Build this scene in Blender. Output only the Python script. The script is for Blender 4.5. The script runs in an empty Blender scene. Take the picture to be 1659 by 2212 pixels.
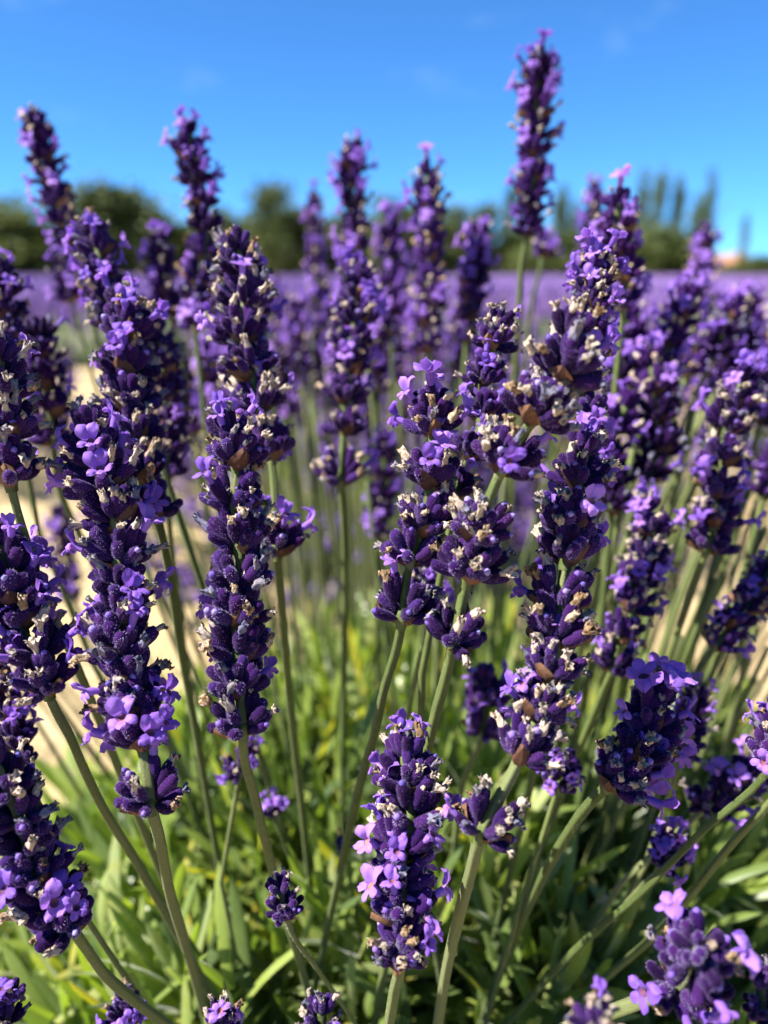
import bpy, math, random
import numpy as np
from mathutils import Vector, Matrix, Quaternion

R = math.radians
scene = bpy.context.scene
C = scene.collection

# ------------------------------------------------------------------ camera
CAM_H = 0.60                 # metres above the sand
PITCH = R(17.2)              # looking slightly down
FPX = 1662.0                 # focal length for a 1659 x 2212 picture
cam = bpy.data.cameras.new('camera')
cam.sensor_fit = 'VERTICAL'
cam.sensor_height = 7.5
cam.lens = 7.5 * FPX / 2212.0
cam.clip_start = 0.01
cam.clip_end = 2000
cam.dof.use_dof = True
cam.dof.focus_distance = 0.150
cam.dof.aperture_fstop = 1.9
cam.dof.aperture_blades = 0
cam_ob = bpy.data.objects.new('camera', cam)
C.objects.link(cam_ob)
cam_ob.location = (0, 0, CAM_H)
cam_ob.rotation_euler = (math.pi / 2 - PITCH, 0, 0)
scene.camera = cam_ob

# ------------------------------------------------------------------ sky, sun, exposure
SUN_EL, SUN_AZ = R(50), R(-103)      # azimuth from +Y, negative = towards -X (left)
world = bpy.data.worlds.new('World')
scene.world = world
world.use_nodes = True
wn = world.node_tree
wn.nodes.clear()
sky = wn.nodes.new('ShaderNodeTexSky')
sky.sky_type = 'NISHITA'
sky.sun_disc = False
sky.sun_elevation = SUN_EL
sky.sun_rotation = SUN_AZ
sky.air_density = 0.6
sky.dust_density = 0.0
sky.ozone_density = 5.0
hs = wn.nodes.new('ShaderNodeHueSaturation')
hs.inputs['Saturation'].default_value = 0.95
bgn = wn.nodes.new('ShaderNodeBackground')
bgn.inputs['Strength'].default_value = 0.081
wo = wn.nodes.new('ShaderNodeOutputWorld')
wn.links.new(sky.outputs[0], hs.inputs['Color'])
tint = wn.nodes.new('ShaderNodeMix')
tint.data_type = 'RGBA'
tint.blend_type = 'MULTIPLY'
tint.inputs[0].default_value = 1.0
tint.inputs[7].default_value = (0.30, 0.69, 1.05, 1)
gm = wn.nodes.new('ShaderNodeGamma')
gm.inputs['Gamma'].default_value = 0.9
wn.links.new(hs.outputs[0], gm.inputs['Color'])
wn.links.new(gm.outputs[0], tint.inputs[6])
# very thin cloud wisps all over the sky
wtc = wn.nodes.new('ShaderNodeTexCoord')
wmp = wn.nodes.new('ShaderNodeMapping')
wmp.inputs['Scale'].default_value = (1, 1, 2.2)
wnz = wn.nodes.new('ShaderNodeTexNoise')
wnz.inputs['Scale'].default_value = 9.0
wnz.inputs['Detail'].default_value = 6
wnz.inputs['Roughness'].default_value = 0.6
wrp = wn.nodes.new('ShaderNodeValToRGB')
wrp.color_ramp.elements[0].position = 0.60
wrp.color_ramp.elements[0].color = (0, 0, 0, 1)
wrp.color_ramp.elements[1].position = 0.80
wrp.color_ramp.elements[1].color = (0.22, 0.22, 0.22, 1)
wmx = wn.nodes.new('ShaderNodeMix')
wmx.data_type = 'RGBA'
wmx.inputs[7].default_value = (2.2, 3.4, 4.2, 1)
wn.links.new(wtc.outputs['Generated'], wmp.inputs['Vector'])
wn.links.new(wmp.outputs[0], wnz.inputs['Vector'])
wn.links.new(wnz.outputs['Fac'], wrp.inputs[0])
wn.links.new(wrp.outputs[0], wmx.inputs[0])
wn.links.new(tint.outputs[2], wmx.inputs[6])
wn.links.new(wmx.outputs[2], bgn.inputs['Color'])
wn.links.new(bgn.outputs[0], wo.inputs['Surface'])

sun = bpy.data.lights.new('sun', 'SUN')
sun.energy = 5.0
sun.angle = R(0.53)
sun.color = (1.0, 0.95, 0.87)
sun_ob = bpy.data.objects.new('sun', sun)
C.objects.link(sun_ob)
sdir = Vector((math.sin(SUN_AZ) * math.cos(SUN_EL), math.cos(SUN_AZ) * math.cos(SUN_EL), math.sin(SUN_EL)))
sun_ob.rotation_euler = sdir.to_track_quat('Z', 'Y').to_euler()
sun_ob.location = sdir * 30

scene.view_settings.view_transform = 'Standard'
scene.view_settings.look = 'None'
scene.view_settings.exposure = 1.75
scene.view_settings.gamma = 1.0
scene.view_settings.use_curve_mapping = False
scene.render.engine = 'CYCLES'
cy = scene.cycles
cy.use_denoising = True
cy.denoiser = 'OPENIMAGEDENOISE'
cy.max_bounces = 8
cy.diffuse_bounces = 3
cy.glossy_bounces = 2
cy.transmission_bounces = 5
cy.transparent_max_bounces = 4
cy.sample_clamp_indirect = 6

rnd = random.Random(11)
nrg = np.random.default_rng(5)


# ------------------------------------------------------------------ helpers
def P(px, py, d):
    """World point that lies d metres ahead of the lens in direction (px, py)."""
    x = (px - 829.5) / FPX * d
    y = (1106.0 - py) / FPX * d
    cp, sp = math.cos(PITCH), math.sin(PITCH)
    return Vector((x, d * cp + y * sp, CAM_H - d * sp + y * cp))


class MB:
    """Collects vertices and faces, links them as one mesh."""

    def __init__(self):
        self.v, self.f, self.m, self.n, self.mats = [], [], [], 0, []

    def add(self, V, F, mat, M=None):
        V = np.asarray(V, float)
        if M is not None:
            A = np.array(M)
            V = V @ A[:3, :3].T + A[:3, 3]
        self.v.append(V)
        if mat not in self.mats:
            self.mats.append(mat)
        mi = self.mats.index(mat)
        o = self.n
        for f in F:
            self.f.append([i + o for i in f])
            self.m.append(mi)
        self.n += len(V)
        return self

    def comp(self, comps, M=None):
        for V, F, mat in comps:
            self.add(V, F, mat, M)
        return self

    def mesh(self, name, smooth=True):
        me = bpy.data.meshes.new(name)
        V = np.concatenate(self.v)
        me.from_pydata(V.tolist(), [], self.f)
        for m in self.mats:
            me.materials.append(m)
        me.polygons.foreach_set('material_index', self.m)
        me.polygons.foreach_set('use_smooth', [smooth] * len(self.f))
        me.update()
        return me


def big_mesh(name, V, Q, mats, midx=None, attr=None, smooth=True):
    """Fast mesh from numpy arrays; Q has rows of equal length."""
    me = bpy.data.meshes.new(name)
    k = Q.shape[1]
    me.vertices.add(len(V))
    me.vertices.foreach_set('co', np.ascontiguousarray(V, dtype=np.float32).ravel())
    me.loops.add(Q.size)
    me.loops.foreach_set('vertex_index', np.ascontiguousarray(Q, dtype=np.int32).ravel())
    me.polygons.add(len(Q))
    me.polygons.foreach_set('loop_start', np.arange(0, Q.size, k, dtype=np.int32))
    me.polygons.foreach_set('use_smooth', np.full(len(Q), smooth))
    for m in mats:
        me.materials.append(m)
    if midx is not None:
        me.polygons.foreach_set('material_index', np.asarray(midx, dtype=np.int32))
    me.update(calc_edges=True)
    me.validate()
    if attr is not None:
        a = me.attributes.new('tone', 'FLOAT', 'POINT')
        a.data.foreach_set('value', np.asarray(attr, dtype=np.float32))
    return me


def link(name, me, parent=None, M=None, kind=None):
    o = bpy.data.objects.new(name, me)
    C.objects.link(o)
    if parent is not None:
        o.parent = parent
    if M is not None:
        o.matrix_basis = M
    if kind:
        o['kind'] = kind
    return o


def tag(o, label, cat, group=None):
    o['label'] = label
    o['category'] = cat
    if group:
        o['group'] = group
    return o


# ------------------------------------------------------------------ materials
def new_mat(name):
    m = bpy.data.materials.new(name)
    m.use_nodes = True
    nt = m.node_tree
    nt.nodes.clear()
    out = nt.nodes.new('ShaderNodeOutputMaterial')
    return m, nt, out


def N(nt, t, **kw):
    n = nt.nodes.new(t)
    for k, v in kw.items():
        setattr(n, k, v)
    return n


def ramp(nt, cols, fac):
    r = nt.nodes.new('ShaderNodeValToRGB')
    el = r.color_ramp.elements
    while len(el) < len(cols):
        el.new(0.5)
    for e, (p, c) in zip(el, cols):
        e.position = p
        e.color = (*c, 1)
    nt.links.new(fac, r.inputs[0])
    return r.outputs[0]


def noise(nt, scale, detail=3, rough=0.6, coord='Object'):
    tc = nt.nodes.new('ShaderNodeTexCoord')
    n = nt.nodes.new('ShaderNodeTexNoise')
    n.inputs['Scale'].default_value = scale
    n.inputs['Detail'].default_value = detail
    n.inputs['Roughness'].default_value = rough
    nt.links.new(tc.outputs[coord], n.inputs['Vector'])
    return n.outputs['Fac']


def plant_mat(name, cols, var='object', tex=None, rough=0.6, trans=0.0, trans_gain=(1, 1, 1), sheen=0.0,
              sheen_col=(1, 1, 1), bump=0.0, bump_scale=2000, spec=0.3):
    """Plant tissue: colour ramp driven by object random (or a per-leaf tone) mixed with fine noise."""
    m, nt, out = new_mat(name)
    if var == 'object':
        oi = nt.nodes.new('ShaderNodeObjectInfo')
        f = oi.outputs['Random']
    elif var == 'tone':
        a = N(nt, 'ShaderNodeAttribute', attribute_name='tone')
        f = a.outputs['Fac']
    else:
        f = noise(nt, var, 3)
    if tex:
        nz = noise(nt, tex[0], 3)
        ma = N(nt, 'ShaderNodeMath', operation='MULTIPLY_ADD')
        nt.links.new(nz, ma.inputs[0])
        ma.inputs[1].default_value = tex[1]
        ad = N(nt, 'ShaderNodeMath', operation='ADD')
        ad.inputs[1].default_value = -tex[1] * 0.5
        nt.links.new(f, ad.inputs[0])
        nt.links.new(ad.outputs[0], ma.inputs[2])
        f = ma.outputs[0]
    col = ramp(nt, cols, f)
    b = nt.nodes.new('ShaderNodeBsdfPrincipled')
    b.inputs['Roughness'].default_value = rough
    b.inputs['Specular IOR Level'].default_value = spec
    nt.links.new(col, b.inputs['Base Color'])
    if sheen:
        b.inputs['Sheen Weight'].default_value = sheen
        b.inputs['Sheen Roughness'].default_value = 0.35
        b.inputs['Sheen Tint'].default_value = (*sheen_col, 1)
    if bump:
        bn = nt.nodes.new('ShaderNodeBump')
        bn.inputs['Strength'].default_value = bump
        bn.inputs['Distance'].default_value = 0.0004
        nt.links.new(noise(nt, bump_scale, 4, 0.7), bn.inputs['Height'])
        nt.links.new(bn.outputs[0], b.inputs['Normal'])
    last = b.outputs[0]
    if trans:
        tr = nt.nodes.new('ShaderNodeBsdfTranslucent')
        mx = N(nt, 'ShaderNodeMix', data_type='RGBA', blend_type='MULTIPLY')
        mx.inputs[0].default_value = 1.0
        nt.links.new(col, mx.inputs[6])
        mx.inputs[7].default_value = (*trans_gain, 1)
        nt.links.new(mx.outputs[2], tr.inputs['Color'])
        ms = nt.nodes.new('ShaderNodeMixShader')
        ms.inputs[0].default_value = trans
        nt.links.new(last, ms.inputs[1])
        nt.links.new(tr.outputs[0], ms.inputs[2])
        last = ms.outputs[0]
    nt.links.new(last, out.inputs['Surface'])
    return m


M_CALYX = plant_mat('violet calyx', [(0, (0.011, 0.002, 0.024)), (0.4, (0.022, 0.004, 0.060)), (0.7, (0.034, 0.007, 0.066)), (1, (0.036, 0.012, 0.100))],
                    tex=(900, 0.6), rough=0.75, sheen=0.16, sheen_col=(0.55, 0.40, 0.90), bump=0.8, bump_scale=3200, spec=0.06)
M_HAIR = plant_mat('calyx down', [(0, (0.26, 0.17, 0.46)), (1, (0.46, 0.38, 0.66))], rough=0.7, trans=0.4)
M_TIP = plant_mat('bud tip', [(0, (0.07, 0.05, 0.22)), (0.5, (0.14, 0.07, 0.34)), (1, (0.24, 0.20, 0.42))], rough=0.7,
                  sheen=0.3, sheen_col=(0.7, 0.65, 1), bump=0.3)
M_PETAL = plant_mat('lilac petal', [(0, (0.165, 0.075, 0.45)), (0.5, (0.26, 0.12, 0.55)), (1, (0.37, 0.195, 0.65))], tex=(700, 0.5),
                    rough=0.55, trans=0.38, trans_gain=(1.15, 1.0, 1.1), sheen=0.15, bump=0.25, bump_scale=1500)
M_THROAT = plant_mat('flower throat', [(0, (0.07, 0.018, 0.07)), (0.7, (0.16, 0.05, 0.08)), (1, (0.36, 0.12, 0.08))], rough=0.7)
M_DRY = plant_mat('withered petal', [(0, (0.13, 0.13, 0.22)), (0.22, (0.22, 0.19, 0.21)), (0.42, (0.45, 0.37, 0.29)), (0.75, (0.54, 0.43, 0.35)), (0.9, (0.30, 0.20, 0.11)), (1, (0.20, 0.12, 0.06))],
                  tex=(1300, 1.3), rough=0.85, trans=0.15, bump=1.0, bump_scale=2200)
M_BRACT = plant_mat('papery bract', [(0, (0.065, 0.028, 0.028)), (0.6, (0.14, 0.066, 0.038)), (1, (0.24, 0.125, 0.065))], tex=(1100, 1.2),
                    rough=0.7, trans=0.3, bump=0.5, bump_scale=1800)
M_STEM = plant_mat('stalk green', [(0, (0.045, 0.066, 0.014)), (0.5, (0.080, 0.105, 0.026)), (1, (0.120, 0.135, 0.050))], tex=(260, 0.9),
                   rough=0.6, sheen=0.12, sheen_col=(0.9, 0.95, 0.7), bump=0.5, bump_scale=2600)
M_SHAIR = plant_mat('stalk down', [(0, (0.30, 0.34, 0.20)), (1, (0.45, 0.48, 0.34))], rough=0.7, trans=0.4)
LEAFC = [(0, (0.060, 0.095, 0.036)), (0.3, (0.135, 0.19, 0.050)), (0.7, (0.25, 0.315, 0.055)), (0.9, (0.33, 0.38, 0.16)), (1, (0.40, 0.34, 0.025))]
M_LEAF = plant_mat('lavender leaf', LEAFC, tex=(160, 0.25), rough=0.36, spec=0.5, trans=0.42, trans_gain=(1.35, 1.5, 0.45), sheen=0.2, bump=0.3, bump_scale=1500)
M_FOL = plant_mat('lavender foliage', LEAFC, var='tone', tex=(160, 0.2), rough=0.36, spec=0.5, trans=0.42, trans_gain=(1.35, 1.5, 0.45), sheen=0.2)


# ------------------------------------------------------------------ flower pieces (built along +Z, metres)
def lathe(profile, seg, ribs=0, rib_amp=0.0, bend=0.0, cap=True):
    V, F = [], []
    L = profile[-1][1]
    for r, z in profile:
        for s in range(seg):
            a = 2 * math.pi * s / seg
            rr = r * (1 + rib_amp * math.cos(ribs * a))
            off = bend * (z / L) ** 2
            V.append((rr * math.cos(a) + off, rr * math.sin(a), z))
    for i in range(len(profile) - 1):
        for s in range(seg):
            t = (s + 1) % seg
            F.append((i * seg + s, i * seg + t, (i + 1) * seg + t, (i + 1) * seg + s))
    if cap:
        F.append(tuple((len(profile) - 1) * seg + s for s in range(seg)))
    return np.array(V), F


MM = 0.001


def calyx(rg, lod=0, bud=False, mouth=False):
    L = rg.uniform(5.0, 6.3) * MM
    W = rg.uniform(1.0, 1.22) * MM
    bend = rg.uniform(0.2, 0.9) * MM
    if lod == 0:
        ts = [(0, .22), (.08, .36), (.2, .68), (.34, .90), (.5, 1.0), (.66, 1.0), (.80, .97), (.90, .86), (.965, .64), (1.0, .30)]
        if mouth:
            ts = ts[:-3] + [(.92, .80), (.97, .66), (.955, .45), (.93, .30)]
        seg, ribs = 20, 10
    else:
        ts = [(0, .25), (.2, .7), (.5, 1.0), (.8, .92), (1.0, .3)]
        seg, ribs = 7, 0
    V, F = lathe([(W * r, L * t) for t, r in ts], seg, ribs, 0.10 if lod == 0 else 0, bend)
    comps = [(V, F, M_CALYX)]
    if lod == 0:
        HV, HF = [], []
        for _ in range(240):
            z = rg.uniform(.1, .97)
            rr = W * np.interp(z, [t for t, _ in ts if True][:len(ts)] if not mouth else [0, .2, .5, .8, .97], [r for _, r in ts] if not mouth else [.2, .68, 1, .93, .6])
            a = rg.uniform(0, 2 * math.pi)
            c, s = math.cos(a), math.sin(a)
            off = bend * z * z
            b = np.array((rr * c * .98 + off, rr * s * .98, L * z))
            tdir = np.array((c, s, rg.uniform(.2, 1.0)))
            tip = b + tdir * rg.uniform(.20, .46) * MM
            w = np.array((-s, c, 0)) * .035 * MM
            k = len(HV)
            HV += [b - w, b + w, tip]
            HF.append((k, k + 1, k + 2))
        comps.append((np.array(HV), HF, M_HAIR))
    if bud:
        zt = L * .86
        pr = [(W * .5, zt), (W * .58, zt + .35 * MM), (W * .54, zt + .8 * MM), (W * .34, zt + 1.15 * MM), (W * .1, zt + 1.3 * MM)]
        V, F = lathe(pr, 12 if lod == 0 else 6, 4, .08, 0)
        V[:, 0] += bend * .95
        comps.append((V, F, M_TIP))
    return comps, L, bend


def withered(rg, lod=0):
    """A dried, crumpled flower tube; base at z = 0."""
    seg, rings = (15, 10) if lod == 0 else (6, 4)
    L = rg.uniform(2.2, 4.2) * MM
    bx, by = rg.uniform(-1.3, 1.3) * MM, rg.uniform(-1.3, 1.3) * MM
    ph = [rg.uniform(0, 6.28) for _ in range(5)]
    lob = [rg.uniform(.35, 1.6) for _ in range(seg)]
    flare = rg.uniform(.3, 1.2)
    V, F = [], []
    for i in range(rings):
        t = i / (rings - 1)
        r0 = (.52 + .16 * math.sin(t * 6 + ph[0]) + flare * max(0, t - .5) ** 1.3 * 2.2) * MM
        for s in range(seg):
            a = 2 * math.pi * s / seg
            r = r0 * (1 + .28 * math.sin(3 * a + ph[1] + 5 * t) + .18 * math.sin(5 * a + ph[2] - 9 * t) + .10 * math.sin(7 * a + 13 * t + ph[3]))
            zz = L * t
            if t > .62:
                q = (t - .62) / .38
                r *= 1 - q * (.75 - .55 * lob[s])
                zz += ((lob[s] - .9) * .8 + .5 * math.cos(5 * a + ph[4])) * MM * q
                if t > .9:
                    zz -= .55 * MM * lob[s]
            V.append((r * math.cos(a) + bx * t * t, r * math.sin(a) + by * t * t, zz))
    for i in range(rings - 1):
        for s in range(seg):
            t = (s + 1) % seg
            F.append((i * seg + s, i * seg + t, (i + 1) * seg + t, (i + 1) * seg + s))
    F.append(tuple((rings - 1) * seg + s for s in range(seg)))
    comps = [(np.array(V), F, M_DRY)]
    return comps


def lobe(rg, ang, tilt, length, width, rim, z0, nu=5, nv=6, curl=0.3):
    """One rounded petal lobe leaving a tube rim at azimuth ang, tilt from the tube axis."""
    V, F = [], []
    for j in range(nv):
        v = j / (nv - 1)
        wv = width * (0.42 + 0.62 * math.sin(math.pi * min(1, v * .62 + .12))) * math.sqrt(max(0.0, 1 - max(0, (v - .55) / .45) ** 2.2) + .02)
        tt = tilt + curl * v * v
        rad = rim + length * v * math.sin(tt)
        z = z0 + length * v * math.cos(tt)
        for i in range(nu):
            u = i / (nu - 1) * 2 - 1
            cup = (-0.16 * (1 - u * u) + .07 * math.sin(6 * v + 4 * u + 3 * ang) + .05 * math.sin(9 * u + ang)) * width * min(1, v * 2)
            x, y = rad + cup * math.cos(tt), u * wv * .5
            zz = z - cup * math.sin(tt)
            V.append((x * math.cos(ang) - y * math.sin(ang), x * math.sin(ang) + y * math.cos(ang), zz))
    for j in range(nv - 1):
        for i in range(nu - 1):
            F.append((j * nu + i, j * nu + i + 1, (j + 1) * nu + i + 1, (j + 1) * nu + i))
    return np.array(V), F


def floret(rg, lod=0):
    """Open two-lipped flower: tube, two upright upper lobes, three lower lobes. +X is the upper side."""
    k = rg.uniform(.56, .82)
    TL = rg.uniform(3.0, 4.6) * MM
    r1 = 1.05 * MM * k
    pr = [(.55 * MM, 0), (.62 * MM, TL * .3), (.80 * MM, TL * .65), (r1 * .95, TL * .9), (r1 * 1.1, TL)]
    V, F = lathe(pr, 12 if lod == 0 else 6, 0, 0, 0, cap=False)
    comps = [(V, F, M_PETAL)]
    nu, nv = (7, 7) if lod == 0 else (3, 4)
    up = rg.uniform(.35, .8)
    for a in (-.52, .52):
        V, F = lobe(rg, a + rg.uniform(-.12, .12), up + rg.uniform(-.3, .3), rg.uniform(3.4, 4.4) * MM * k, rg.uniform(2.8, 3.8) * MM * k, r1, TL, nu, nv, rg.uniform(-.2, .9))
        comps.append((V, F, M_PETAL))
    dn = rg.uniform(1.2, 1.6)
    for a in (math.pi, math.pi - 1.05, math.pi + 1.05):
        V, F = lobe(rg, a + rg.uniform(-.15, .15), dn + rg.uniform(-.45, .25), rg.uniform(2.3, 3.3) * MM * k, rg.uniform(1.9, 2.8) * MM * k, r1, TL, nu, nv, rg.uniform(-.3, 1.0))
        comps.append((V, F, M_PETAL))
    V, F = lathe([(r1 * 1.0, TL * .93), (r1 * .45, TL * .84), (r1 * .1, TL * .80)], 10 if lod == 0 else 6)
    comps.append((V, F, M_THROAT))
    return comps


def bract(rg):
    V, F = [], []
    nu, nv = 11, 7
    L, W = rg.uniform(6, 7.2) * MM, rg.uniform(4.8, 6.2) * MM
    for j in range(nv):
        v = j / (nv - 1)
        w = W * math.sin(math.pi * min(1, v ** .75 * .93 + .07)) ** .8 * (1 - .35 * v) + .1 * MM
        for i in range(nu):
            u = i / (nu - 1) * 2 - 1
            ridge = .22 * MM * math.cos(u * 9.4) * (1 - .6 * v)
            V.append((v * L * .9, u * w * .5, .9 * MM * v * v + 1.3 * MM * u * u + ridge))
    for j in range(nv - 1):
        for i in range(nu - 1):
            F.append((j * nu + i, j * nu + i + 1, (j + 1) * nu + i + 1, (j + 1) * nu + i))
    return [(np.array(V), F, M_BRACT)]


def knot(rg):
    V, F = lathe([(1.05 * MM, -2.2 * MM), (1.2 * MM, -.8 * MM), (1.35 * MM, .1 * MM), (1.2 * MM, .9 * MM), (1.0 * MM, 1.8 * MM)], 12, 4, .12)
    return [(V, F, M_STEM)]


LIB = {0: {}, 1: {}}
prg = random.Random(3)
for lod in (0, 1):
    nvar = 9 if lod == 0 else 3
    for nm, fn in (('calyx', lambda: calyx(prg, lod)), ('open_calyx', lambda: calyx(prg, lod, mouth=True)), ('bud', lambda: calyx(prg, lod, bud=True)),
                   ('withered_floret', lambda: withered(prg, lod)), ('floret', lambda: floret(prg, lod)), ('bract', lambda: bract(prg)), ('knot', lambda: knot(prg))):
        LIB[lod][nm] = []
        for k in range(nvar):
            c = fn()
            LIB[lod][nm].append(c if isinstance(c, tuple) else (c, 0, 0))

MESH0 = {}
for nm, lst in LIB[0].items():
    MESH0[nm] = [MB().comp(c).mesh(nm) for c, L, b in lst]


def frame(dirv, up):
    z = Vector(dirv).normalized()
    x = Vector(up) - z * z.dot(Vector(up))
    if x.length < 1e-4:
        x = Vector((1, 0, 0)) - z * z.x
    x.normalize()
    y = z.cross(x)
    return Matrix(((x.x, y.x, z.x, 0), (x.y, y.y, z.y, 0), (x.z, y.z, z.z, 0), (0, 0, 0, 1)))


def whorl_layout(rg, lod, kind, fl, wi, big=1.0):
    """[(piece, variant, local matrix)] of one whorl about +Z."""
    out = []
    nvar = len(LIB[lod]['calyx'])
    tiers = []
    phi = rg.uniform(0, math.pi)
    if kind == 'tip':
        for k in range(9):
            tiers.append((6.28 * k / 9 + rg.uniform(-.3, .3), rg.uniform(.35, 1.0), .9, rg.uniform(.8, 1.0)))
        for k in range(3):
            tiers.append((6.28 * k / 3, rg.uniform(.05, .3), .55, rg.uniform(.65, .85)))
    else:
        n = 1 if kind == 'full' else .65
        for side in (0, 1):
            c = phi + math.pi * side
            m = max(4, round(rg.randint(5, 6) * n))
            for k in range(m):
                u = (k + .5) / m * 2 - 1
                tiers.append((c + u * 1.35 + rg.uniform(-.12, .12), rg.uniform(.98, 1.42), 1.3, rg.uniform(.9, 1.08)))
            m = max(2, round(rg.randint(4, 5) * n))
            for k in range(m):
                u = (k + .5) / m * 2 - 1
                tiers.append((c + u * 1.2 + rg.uniform(-.2, .2), rg.uniform(.62, .95), 1.5, rg.uniform(.92, 1.1)))
            for k in range(2):
                tiers.append((c + rg.uniform(-1, 1), rg.uniform(.25, .5), 1.75, rg.uniform(.85, 1.05)))
            Mx = Matrix.Translation((math.cos(c) * 1.0 * MM, math.sin(c) * 1.0 * MM, -1.4 * MM)) @ Matrix.Rotation(c, 4, 'Z') @ Matrix.Rotation(-rg.uniform(.2, .6), 4, 'Y')
            out.append(('bract', rg.randrange(nvar), Mx))
    for az, tilt, r0, s in tiers:
        d = Vector((math.sin(tilt) * math.cos(az), math.sin(tilt) * math.sin(az), math.cos(tilt)))
        base = Vector((r0 * math.cos(az), r0 * math.sin(az), (1.35 - tilt) * (1.6 if kind == 'tip' else 3.3))) * MM
        Mx = Matrix.Translation(base) @ frame(d, (0, 0, 1)) @ Matrix.Scale(s, 4)
        q = rg.random()
        v = rg.randrange(nvar)
        if q < fl or fl <= q < fl + wi:
            c, L, b = LIB[lod]['open_calyx'][v]
            out.append(('open_calyx', v, Mx))
            tipM = Mx @ Matrix.Translation((b * .8, 0, L * .78)) @ Matrix.Rotation(rg.uniform(0, .35), 4, 'Y')
            nm = 'floret' if q < fl else 'withered_floret'
            if nm == 'withered_floret':
                tipM = tipM @ Matrix.Rotation(rg.uniform(0, 6.28), 4, 'Z') @ Matrix.Scale(rg.uniform(.8, 1.22), 4)
            out.append((nm, rg.randrange(nvar), tipM))
        elif q < fl + wi + .13:
            out.append(('bud', v, Mx))
        else:
            out.append(('calyx', v, Mx))
    out.append(('knot', 0, Matrix.Identity(4)))
    return out


def joined_whorl(rg, kind, fl, wi):
    mb = MB()
    for nm, v, Mx in whorl_layout(rg, 1, kind, fl, wi):
        mb.comp(LIB[1][nm][v][0], Mx)
    return mb.mesh('flower_whorl')


SOFT = {}
for kind in ('full', 'small', 'tip'):
    for lvl, (fl, wi) in enumerate(((.05, .28), (.14, .30), (.27, .26))):
        SOFT[kind, lvl] = [joined_whorl(prg, kind, fl, wi) for _ in range(4)]


def catmull(pts, n):
    """Smooth curve through pts (Hermite, tangents weighted by chord length so it never loops)."""
    m = len(pts)
    h = [max(1e-6, (pts[i + 1] - pts[i]).length) for i in range(m - 1)]
    sl = [(pts[i + 1] - pts[i]) / h[i] for i in range(m - 1)]
    tg = [sl[0]] + [(sl[i - 1] * h[i] + sl[i] * h[i - 1]) / (h[i - 1] + h[i]) for i in range(1, m - 1)] + [sl[-1]]
    out = []
    for i in range(m - 1):
        for k in range(n):
            t = k / n
            t2, t3 = t * t, t * t * t
            out.append(pts[i] * (2 * t3 - 3 * t2 + 1) + tg[i] * h[i] * (t3 - 2 * t2 + t) + pts[i + 1] * (3 * t2 - 2 * t3) + tg[i + 1] * h[i] * (t3 - t2))
    out.append(pts[-1])
    return out


def stem_mesh(pts, r0, r1, seg=12):
    """A square-sectioned, ridged stalk along pts (top to bottom)."""
    n = len(pts)
    V, F = [], []
    up = Vector((0.3, 1, 0.1)).normalized()
    for i, p in enumerate(pts):
        t = (pts[min(n - 1, i + 1)] - pts[max(0, i - 1)]).normalized()
        x = (up - t * t.dot(up)).normalized()
        up = x
        y = t.cross(x)
        r = r0 + (r1 - r0) * i / (n - 1)
        for s in range(seg):
            a = 2 * math.pi * s / seg
            rr = r * (1 + .13 * math.cos(4 * a) + .03 * math.sin(2 * a + i * .7))
            V.append(p + (x * math.cos(a) + y * math.sin(a)) * rr)
    for i in range(n - 1):
        for s in range(seg):
            t = (s + 1) % seg
            F.append((i * seg + s, i * seg + t, (i + 1) * seg + t, (i + 1) * seg + s))
    F.append(tuple(range(seg))[::-1])
    return np.array(V), F


# ------------------------------------------------------------------ the lie of the land
def soil_mat():
    m, nt, out = new_mat('sandy soil')
    n1 = noise(nt, 9, 6, 0.65)
    n2 = noise(nt, 120, 4, 0.7)
    mx = N(nt, 'ShaderNodeMath', operation='MULTIPLY_ADD')
    nt.links.new(n2, mx.inputs[0])
    mx.inputs[1].default_value = .6
    sb = N(nt, 'ShaderNodeMath', operation='MULTIPLY_ADD')
    nt.links.new(n1, sb.inputs[0])
    sb.inputs[1].default_value = .8
    sb.inputs[2].default_value = -.2
    nt.links.new(sb.outputs[0], mx.inputs[2])
    col = ramp(nt, [(.25, (0.24, 0.165, 0.080)), (.5, (0.42, 0.31, 0.155)), (.75, (0.54, 0.42, 0.235))], mx.outputs[0])
    b = nt.nodes.new('ShaderNodeBsdfPrincipled')
    b.inputs['Roughness'].default_value = .9
    nt.links.new(col, b.inputs['Base Color'])
    bn = nt.nodes.new('ShaderNodeBump')
    bn.inputs['Strength'].default_value = .8
    bn.inputs['Distance'].default_value = .01
    nt.links.new(n2, bn.inputs['Height'])
    nt.links.new(bn.outputs[0], b.inputs['Normal'])
    nt.links.new(b.outputs[0], out.inputs['Surface'])
    return m


def ground():
    xs = np.concatenate([[-900, -300, -100, -40, -15], np.linspace(-6, 6, 49), [15, 40, 100, 300, 900]])
    ys = np.concatenate([[-100, -20, -6], np.linspace(-3, 9, 49), [15, 30, 60, 120, 300, 1200]])
    X, Y = np.meshgrid(xs, ys)
    Z = 0.012 * np.sin(X * 7.3 + 1.7 * np.sin(Y * 3.1)) * np.cos(Y * 6.1 + X) + .008 * np.sin(X * 19 + Y * 13)
    near = (np.abs(X) < 6.1) & (Y < 9.1) & (Y > -3.1)
    Z = np.where(near, Z, 0)
    V = np.stack([X.ravel(), Y.ravel(), Z.ravel()], 1)
    nx = len(xs)
    idx = np.arange(len(xs) * len(ys)).reshape(len(ys), nx)
    Q = np.stack([idx[:-1, :-1].ravel(), idx[:-1, 1:].ravel(), idx[1:, 1:].ravel(), idx[1:, :-1].ravel()], 1)
    link('ground', big_mesh('ground', V, Q, [soil_mat()]), kind='structure')


ground()

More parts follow.
